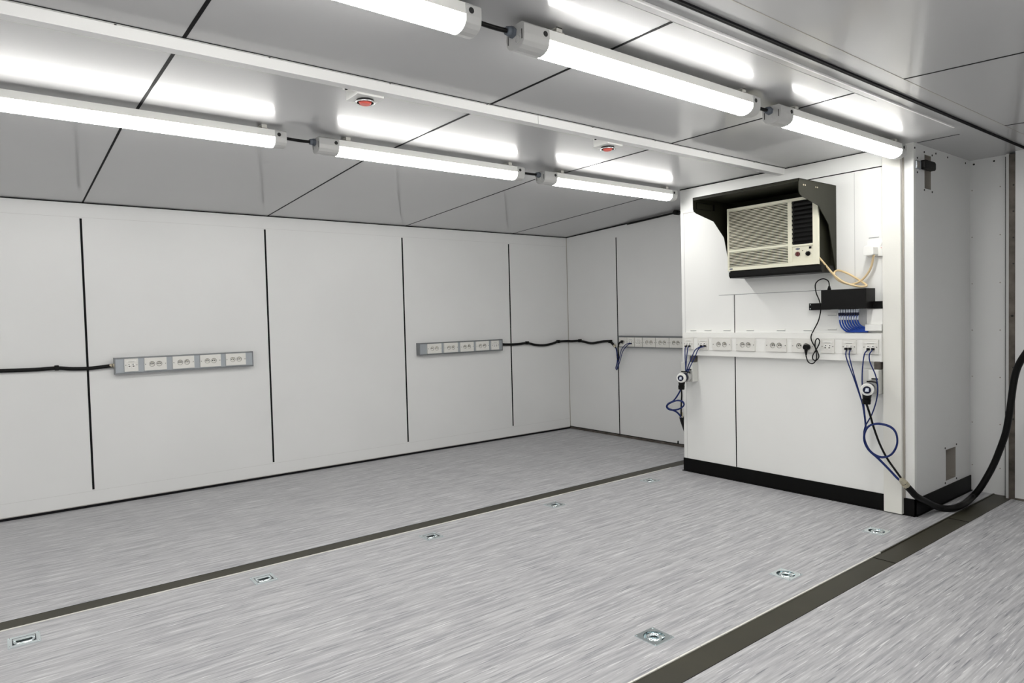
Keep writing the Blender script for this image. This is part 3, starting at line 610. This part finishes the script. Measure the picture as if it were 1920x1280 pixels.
# cord of the cooler, its plug and socket
cd = thing('cooler_power_cord', PATHS['ac_cord'][8], 'cream yellow power cord looping from the cooler to the wall socket', 'power cord')
m = MB(); m.tube(PATHS['ac_cord'], .0062, 'cord', k=12); obj('cord', m, cd)
m = MB(); m.prism([(1.797, 1.522), (1.812, 1.517), (1.842, 1.517), (1.857, 1.524), (1.857, 1.566), (1.848, 1.576), (1.808, 1.576), (1.797, 1.566)], 0, 4.082, 4.146, 'plastic'); obj('plug', m, cd, bevel=.004)
sk = thing('wall_socket', (XA, 1.815, 1.515), 'white switched wall socket between the cooler and the post', 'socket')
m = MB(); m.box(4.147, XA, 1.771, 1.862, 1.514, 1.602, 'plastic'); obj('face_plate', m, sk, bevel=.002)
m = MB(); m.box(4.142, 4.148, 1.776, 1.786, 1.575, 1.59, 'plastic'); m.cyl((4.145, 1.781, 1.562), (4.147, 1.781, 1.562), .002, .002, 'red', n=8); obj('rocker_switch', m, sk)

# ------------------------------------------------------------------ network switch, cover, cords
ns = thing('network_switch', (4.10, 1.96, 1.207), 'black metal network switch bolted to the partition below the cooler', 'network switch')
m = MB(); m.box(4.044, XA-.002, 1.823, 2.093, 1.207, 1.327, 'blackm'); obj('case', m, ns, bevel=.002)
m = MB(); m.box(4.132, XA-.002, 2.093, 2.217, 1.206, 1.249, 'blackm'); e = obj('mounting_bracket', m, ns)
for z in (1.215, 1.240):
    m = MB(); m.cyl((4.129, 2.207, z), (4.132, 2.207, z), .0035, .0035, 'chrome', n=10); obj('bolt', m, e)
m = MB(); m.box(4.132, XA-.002, 1.771, 1.823, 1.207, 1.249, 'blackm'); obj('mounting_bracket', m, ns)
m = MB()
for i in range(8): m.box(4.082, 4.098, 1.8895+.01525*i, 1.8985+.01525*i, 1.2055, 1.207, 'dark')
obj('port_row', m, ns)
cv = thing('cable_cover', (XA, 1.817, 1.060), 'white box cover swallowing the blue cables beside the post', 'cable cover')
m = MB(); m.box(4.136, XA, 1.771, 1.863, 1.112, 1.205, 'plastic'); obj('back_box', m, cv, bevel=.002)
m = MB(); m.box(4.120, XA, 1.771, 1.865, 1.0745, 1.112, 'plastic'); obj('lid', m, cv, bevel=.002)
pc = thing('switch_power_cord', PATHS['rack_cord'][10], 'thin black power cord of the network switch, knotted in loops before a socket', 'power cord')
m = MB(); m.tube(PATHS['rack_cord'], .0036, 'black', k=8); obj('cord', m, pc)
p0 = PATHS['rack_cord'][-1]
m = MB(); m.cyl((4.083, p0[1], p0[2]-.012), (4.078, p0[1]-.003, p0[2]+.02), .005, .011, 'black'); m.cyl((4.096, p0[1]-.005, p0[2]+.038), (4.062, p0[1]-.005, p0[2]+.038), .019, .0165, 'black', n=24); obj('plug', m, pc, bevel=.0015)
p0 = PATHS['rack_cord'][0]
m = MB(); m.cyl((p0[0], p0[1], 1.3275), (p0[0], p0[1], 1.352), .012, .006, 'black'); obj('appliance_connector', m, pc)

def patch(name, key, r, label, plug_at=None, plug=None, group=None, m='blue', cat='network cable'):
    P = PATHS[key]; t = thing(name, P[0], label, cat, group)
    q = MB(); q.tube(P, r, m, k=8, sub=5); obj('cable', q, t)
    if plug: q = MB(); q.box(*plug, 'joint'); obj('connector', q, t, bevel=.001)
    return t
ORD = ['leftmost', 'second from left', 'third from left', 'fourth from left', 'fourth from right', 'third from right', 'second from right', 'rightmost']
for i in range(8):
    P = PATHS['rack_blue%d' % i]; y = P[0][1]
    t = thing('patch_cable', P[0], 'blue patch cable under the network switch, %s of the eight' % ORD[i], 'network cable', 'blue patch cable fan')
    q = MB(); q.tube(P, .0048, 'bluel', k=8); obj('cable', q, t)
    q = MB(); q.box(4.083, 4.097, y-.0045, y+.0045, 1.186, 1.2055, 'clear'); obj('connector', q, t)
    q = MB(); q.box(4.082, 4.098, y-.0058, y+.0058, 1.168, 1.186, 'navy'); obj('boot', q, t)
    q = MB(); q.cyl((4.091, y, 1.165), (4.092, y, 1.142), .0052, .0052, 'clear', n=12); tag(obj('marker_sleeve', q, t), 'white marker sleeve')
LB = [('left_blue0', 'thin blue cable from the leftmost data plate, left one'), ('left_blue1', 'thin blue cable from the leftmost data plate, right one'),
      ('left_blue2', 'thin blue cable from the second data plate, left one'), ('left_blue3', 'thin blue cable from the second data plate, right one')]
for k, l in LB:
    P = PATHS[k][0]; patch('network_cable', k, .0038, l+', looped at the partition edge', plug=(4.088, 4.104, P[1]-.007, P[1]+.007, P[2]-.004, P[2]+.006), group='blue cables at the left edge of the partition')
RB = [('right_blue0', 'blue network cable from the left port of the data plate second from the post'), ('right_blue1', 'blue network cable from the right port of the data plate second from the post'),
      ('right_blue2', 'blue network cable from the left port of the data plate beside the post'), ('right_blue3', 'blue network cable bulging right from the data plate beside the post')]
for k, l in RB:
    P = PATHS[k][0]; patch('network_cable', k, .0036, l, plug=(4.088, 4.104, P[1]-.007, P[1]+.007, P[2]-.004, P[2]+.008), group='blue cables coiled in front of the post')
for k, l in (('bar3_blue1', 'dark blue network cable drooping below the back wall socket strip, left one'), ('bar3_blue2', 'dark blue network cable drooping below the back wall socket strip, right one')):
    P = PATHS[k][-1]; patch('network_cable', k, .0036, l, plug=(4.815, 4.824, P[1]-.006, P[1]+.006, P[2]-.004, P[2]+.006), group='blue cables at the back wall strip')

# ------------------------------------------------------------------ round industrial sockets with angled plugs
def cee(dy, dz, key, lab1, lab2):
    s = thing('industrial_socket', (XA, 1.83+dy, .70+dz), lab1, 'industrial socket', 'industrial sockets below the white trunking')
    sh = lambda p: (p[0], p[1]+dy, p[2]+dz)
    m = MB(); m.box(4.10, XA, 1.777+dy, 1.884+dy, .700+dz, .846+dz, 'rj'); m.box(4.112, XA, 1.777+dy, 1.812+dy, .848+dz, .892+dz, 'rawsteel'); obj('back_box', m, s, bevel=.004)
    m = MB(); m.box(4.088, 4.10, 1.777+dy, 1.832+dy, .785+dz, .846+dz, 'plastic'); m.box(4.085, 4.088, 1.777+dy, 1.815+dy, .788+dz, .797+dz, 'dark'); obj('hinged_lid', m, s, bevel=.002)
    m = MB(); m.cyl(sh((4.10, 1.815, .745)), sh((4.055, 1.812, .742)), .036, .034, 'greyplastic', n=24); m.cyl(sh((4.07, 1.812, .742)), sh((4.05, 1.811, .741)), .040, .040, 'greyplastic', n=24); obj('collar', m, s)
    m = MB(); m.tube([sh(p) for p in ((4.085, 1.79, .765), (4.06, 1.775, .775), (4.02, 1.78, .782), (3.995, 1.80, .785))], .004, 'black'); obj('latch_lever', m, s)
    p = thing('angled_power_plug', sh((4.0, 1.80, .74)), lab2, 'power plug', 'angled power plugs')
    m = MB(); m.cyl(sh((4.05, 1.811, .741)), sh((3.998, 1.800, .738)), .032, .034, 'navy', n=24); obj('barrel', m, p)
    m = MB(); m.cyl(sh((3.998, 1.798, .738)), sh((3.980, 1.792, .738)), .037, .034, 'plastic', n=30); c = obj('end_cap', m, p, bevel=.002)
    m = MB(); m.cyl(sh((3.980, 1.792, .738)), sh((3.972, 1.790, .7375)), .021, .021, 'navy', n=24); m.box(3.970, 3.973, 1.779+dy, 1.801+dy, .728+dz, .748+dz, 'clear'); obj('cap_badge', m, c)
    m = MB(); m.cyl(sh((4.004, 1.802, .715)), sh((4.004, 1.806, .674)), .025, .021, 'black', n=20); m.cyl(sh((4.004, 1.806, .680)), sh((4.004, 1.807, .652)), .0245, .022, 'black', n=12, smooth=False); obj('neck', m, p)
    P = list(PATHS[key]); P[0] = sh((4.004, 1.808, .655))
    m = MB(); m.tube(P, .0058, 'black'); obj('lead', m, p)
cee(0, 0, 'right_black', 'white industrial socket on the partition right beside the post', 'angled black and white plug beside the post, lead dropping into the thick cable')
cee(1.325, -.006, 'left_black', 'white industrial socket on the partition near its left edge', 'angled black and white plug at the partition left edge, tangled in blue cables')

def fitting(parent, a, b, r):
    m = MB(); a = Vector(a); b = Vector(b); m.cyl(a, a.lerp(b, .45), r*.75, r, 'brass', n=8, smooth=False); m.cyl(a.lerp(b, .45), a.lerp(b, .6), r*.8, r*.8, 'brass'); m.cyl(a.lerp(b, .6), b, r*1.05, r*1.05, 'brass', n=8, smooth=False)
    return obj('brass_gland', m, parent)
big = PATHS['big_a']+[(p[0], p[1]-.012, p[2]) for p in PATHS['big_b'][:2]]+PATHS['big_b'][2:]+PATHS['big_c']
bc = thing('heavy_power_cable', (4.40, 1.53, 0), 'thick black cable sagging to the floor from the post and rising at the right edge', 'cable')
m = MB(); m.tube(big, .0185, 'black', k=16); obj('sheath', m, bc); fitting(bc, Vector(big[0])+Vector((-.026, .016, .036)), Vector(big[0])+Vector((.004, -.003, -.005)), .019)
lb = thing('heavy_power_cable', PATHS['left_big'][0], 'thick black cable end hanging beside the left edge of the partition', 'cable')
L = PATHS['left_big']+[(4.38, 3.36, .20), (4.42, 3.37, .10), (4.50, 3.39, .030), (4.66, 3.45, .020)]
m = MB(); m.tube(L, .0165, 'black', k=14); obj('sheath', m, lb); fitting(lb, Vector(L[0])+Vector((-.003, -.004, .036)), Vector(L[0])+Vector((.003, .003, -.004)), .014)

def run(key, label, r, clips, axis):
    P = PATHS[key]; t = thing('wall_cable', P[0], label, 'cable')
    m = MB(); m.tube(P, r, 'black'); obj('sheath', m, t)
    for p in clips:
        m = MB()
        if axis == 1: m.box(p[0]-.012, p[0]+.012, YL-.040, YL, p[2]-r-.002, p[2]+r+.006, 'black')
        else: m.box(XB-.040, XB, p[1]-.012, p[1]+.012, p[2]-r-.002, p[2]+r+.006, 'black')
        obj('cable_clip', m, t, bevel=.003)
    return t
c1 = run('bar1_cable', 'black cable on the left wall running into the nearer grey socket strip', .0125, [PATHS['bar1_cable'][3]], 1)
fitting(c1, (.622, YL-.031, .949), (.652, YL-.03, .949), .013)
PATHS['corner_run'] = PATHS['bar2_cable_a']+[(4.857, 5.262, .9425)]+PATHS['bar2_cable_b'][:1]+PATHS['bar2_cable_b'][1:]
c2 = run('corner_run', 'black cable drooping round the room corner from the far socket strip to the back wall', .0125, [PATHS['bar2_cable_a'][3], PATHS['bar2_cable_a'][7]], 1)
for p in (PATHS['bar2_cable_b'][1], PATHS['bar2_cable_b'][5]):
    m = MB(); m.box(XB-.036, XB, p[1]-.012, p[1]+.012, p[2]-.014, p[2]+.018, 'black'); obj('cable_clip', m, c2, bevel=.003)
e = Vector(PATHS['bar2_cable_b'][-1]); fitting(c2, e+Vector((-.002, -.012, -.014)), e+Vector((0, .004, .008)), .013)
k = thing('short_power_lead', PATHS['bar3_black'][0], 'thin black lead dipping then rising into the first socket of the back wall strip', 'power cord')
m = MB(); m.tube(PATHS['bar3_black'], .0065, 'black'); obj('lead', m, k)
p = PATHS['bar3_black'][-1]; m = MB(); m.cyl((4.812, p[1]+.01, p[2]), (4.800, p[1]-.004, p[2]), .015, .011, 'black'); obj('plug', m, k)

# foam seal with a round end, top of the back wall
s = thing('rubber_seal', (XB-.01, 4.1, 2.09), 'black rubber seal with a round end under the ceiling of the back wall', 'seal')
m = MB(); m.tube([(XB-.012, 4.42, zceil(4.42)-.014), (XB-.012, 4.1, zceil(4.1)-.014), (XB-.014, 3.80, zceil(3.8)-.014)], .009, 'black'); obj('strip', m, s)
m = MB(); m.cyl((XB-.062, 3.815, zceil(3.8)-.022), (XB-.004, 3.815, zceil(3.8)-.022), .020, .020, 'black', n=20); obj('round_end', m, s)

# ------------------------------------------------------------------ latch on the side of the partition
l = thing('door_latch', (4.30, YBOX, 2.02), 'black rubber door buffer with metal keeper high on the partition side', 'latch')
m = MB(); m.box(4.187, 4.192, YBOX-.010, YBOX, 2.0, 2.042, 'alu'); m.box(4.187, 4.243, YBOX-.010, YBOX, 2.038, 2.042, 'alu'); m.box(4.187, 4.243, YBOX-.010, YBOX, 1.998, 2.002, 'alu'); m.box(4.239, 4.243, YBOX-.010, YBOX, 1.996, 2.044, 'alu'); m.box(4.192, 4.239, YBOX-.004, YBOX, 2.002, 2.038, 'edge_and_shade'); obj('keeper', m, l)
m = MB(); m.prism([(4.246, 2.004), (4.252, 1.998), (4.385, 1.999), (4.398, 2.008), (4.398, 2.040), (4.385, 2.050), (4.252, 2.050), (4.246, 2.044)], 1, YBOX-.032, YBOX-.002, 'black'); obj('buffer', m, l, bevel=.004)

# ------------------------------------------------------------------ lashing rings in the floor
def plate_frame(m, cx, cy, inner):
    hw = .052; z = .0035
    mp = lambda u, v, d: (u, v, z+d)
    m.add([mp(cx-hw, cy-hw, 0), mp(cx+hw, cy-hw, 0), mp(cx+hw, cy+hw, 0), mp(cx-hw, cy+hw, 0), mp(cx-hw, cy-hw, -z), mp(cx+hw, cy-hw, -z), mp(cx+hw, cy+hw, -z), mp(cx-hw, cy+hw, -z)],
          [(0, 1, 5, 4), (1, 2, 6, 5), (2, 3, 7, 6), (3, 0, 4, 7)], 'chrome')
    if inner == 'round': holed_cell(m, mp, cx, cy, hw, hw, .040, .020, 'chrome', 'chrome', n=32)
    else:
        a, b = .038, .034
        panel(m, lambda u, v: (u, v, z), cx-hw, cx+hw, cy-hw, cy+hw, [(cx-a, cx+a, cy-b, cy+b)], 'chrome')
        m.add([(cx-a, cy-b, z), (cx+a, cy-b, z), (cx+a, cy+b, z), (cx-a, cy+b, z), (cx-a+.006, cy-b+.006, -.018), (cx+a-.006, cy-b+.006, -.018), (cx+a-.006, cy+b-.006, -.018), (cx-a+.006, cy+b-.006, -.018)],
              [(0, 1, 5, 4), (1, 2, 6, 5), (2, 3, 7, 6), (3, 0, 4, 7), (4, 5, 6, 7)], 'alud_and_shade')  # recess inside coloured dark to paint in its shade
    for sx in (-1, 1):
        for sy in (-1, 1): m.cyl((cx+sx*.0455, cy+sy*.0455, z-.001), (cx+sx*.0455, cy+sy*.0455, z+.002), .0038, .003, 'chrome', n=12); m.cyl((cx+sx*.0455, cy+sy*.0455, z+.0015), (cx+sx*.0455, cy+sy*.0455, z+.0023), .0018, .0018, 'dark', n=8)
def ring_a(x, y, lab):
    t = thing('lashing_ring', (x, y, 0), lab, 'tie-down ring', 'square tie-down rings along the left floor strip')
    m = MB(); plate_frame(m, x, y, 'square'); obj('plate', m, t)
    m = MB(); m.tube([(x-.030, y+.020, -.004), (x-.030, y-.004, -.002), (x-.018, y-.024, 0), (x+.018, y-.024, 0), (x+.030, y-.004, -.002), (x+.030, y+.020, -.004)], .0066, 'chrome'); obj('ring', m, t)
    m = MB(); m.box(x-.036, x+.036, y+.010, y+.028, -.012, .0045, 'chrome'); obj('hinge_bar', m, t, bevel=.002)
    return t
def ring_b(x, y, lab):
    t = thing('lashing_ring', (x, y, 0), lab, 'tie-down ring', 'round tie-down rings along the right floor strip')
    m = MB(); plate_frame(m, x, y, 'round'); obj('plate', m, t)
    m = MB(); m.ring((x-.003, y-.003, -.002), (0, 0, 1), .024, .0078, 'chrome'); m.cyl((x-.003, y-.003, -.0165), (x-.003, y-.003, -.0155), .018, .018, 'dark', n=24); obj('ring', m, t)
    m = MB(); m.box(x+.012, x+.030, y-.030, y-.012, -.012, .0045, 'chrome'); obj('hinge_bar', m, t, bevel=.003)
    return t
LA = ['', 'second from the left edge of the photo', 'midmost of the row of five', 'fourth of five from the left edge', 'nearest the corner of the white partition']
a0 = ring_a(*RINGS_A[0], 'square zinc tie-down ring at the left edge beside the brown floor strip')
for i in range(1, 5):
    c = copy_tree(a0, (.918*i, 0, 0)); c['label'] = 'square zinc tie-down ring, '+LA[i]
r1 = ring_b(*RINGS_B[0], 'round zinc tie-down ring at the bottom of the photo, nearest the viewer')
for i, l_ in ((1, 'round zinc tie-down ring midway along the right brown floor strip'), (2, 'round zinc tie-down ring close to the foot of the white post')):
    c = copy_tree(r1, (.914*i, 0, 0)); c['label'] = l_
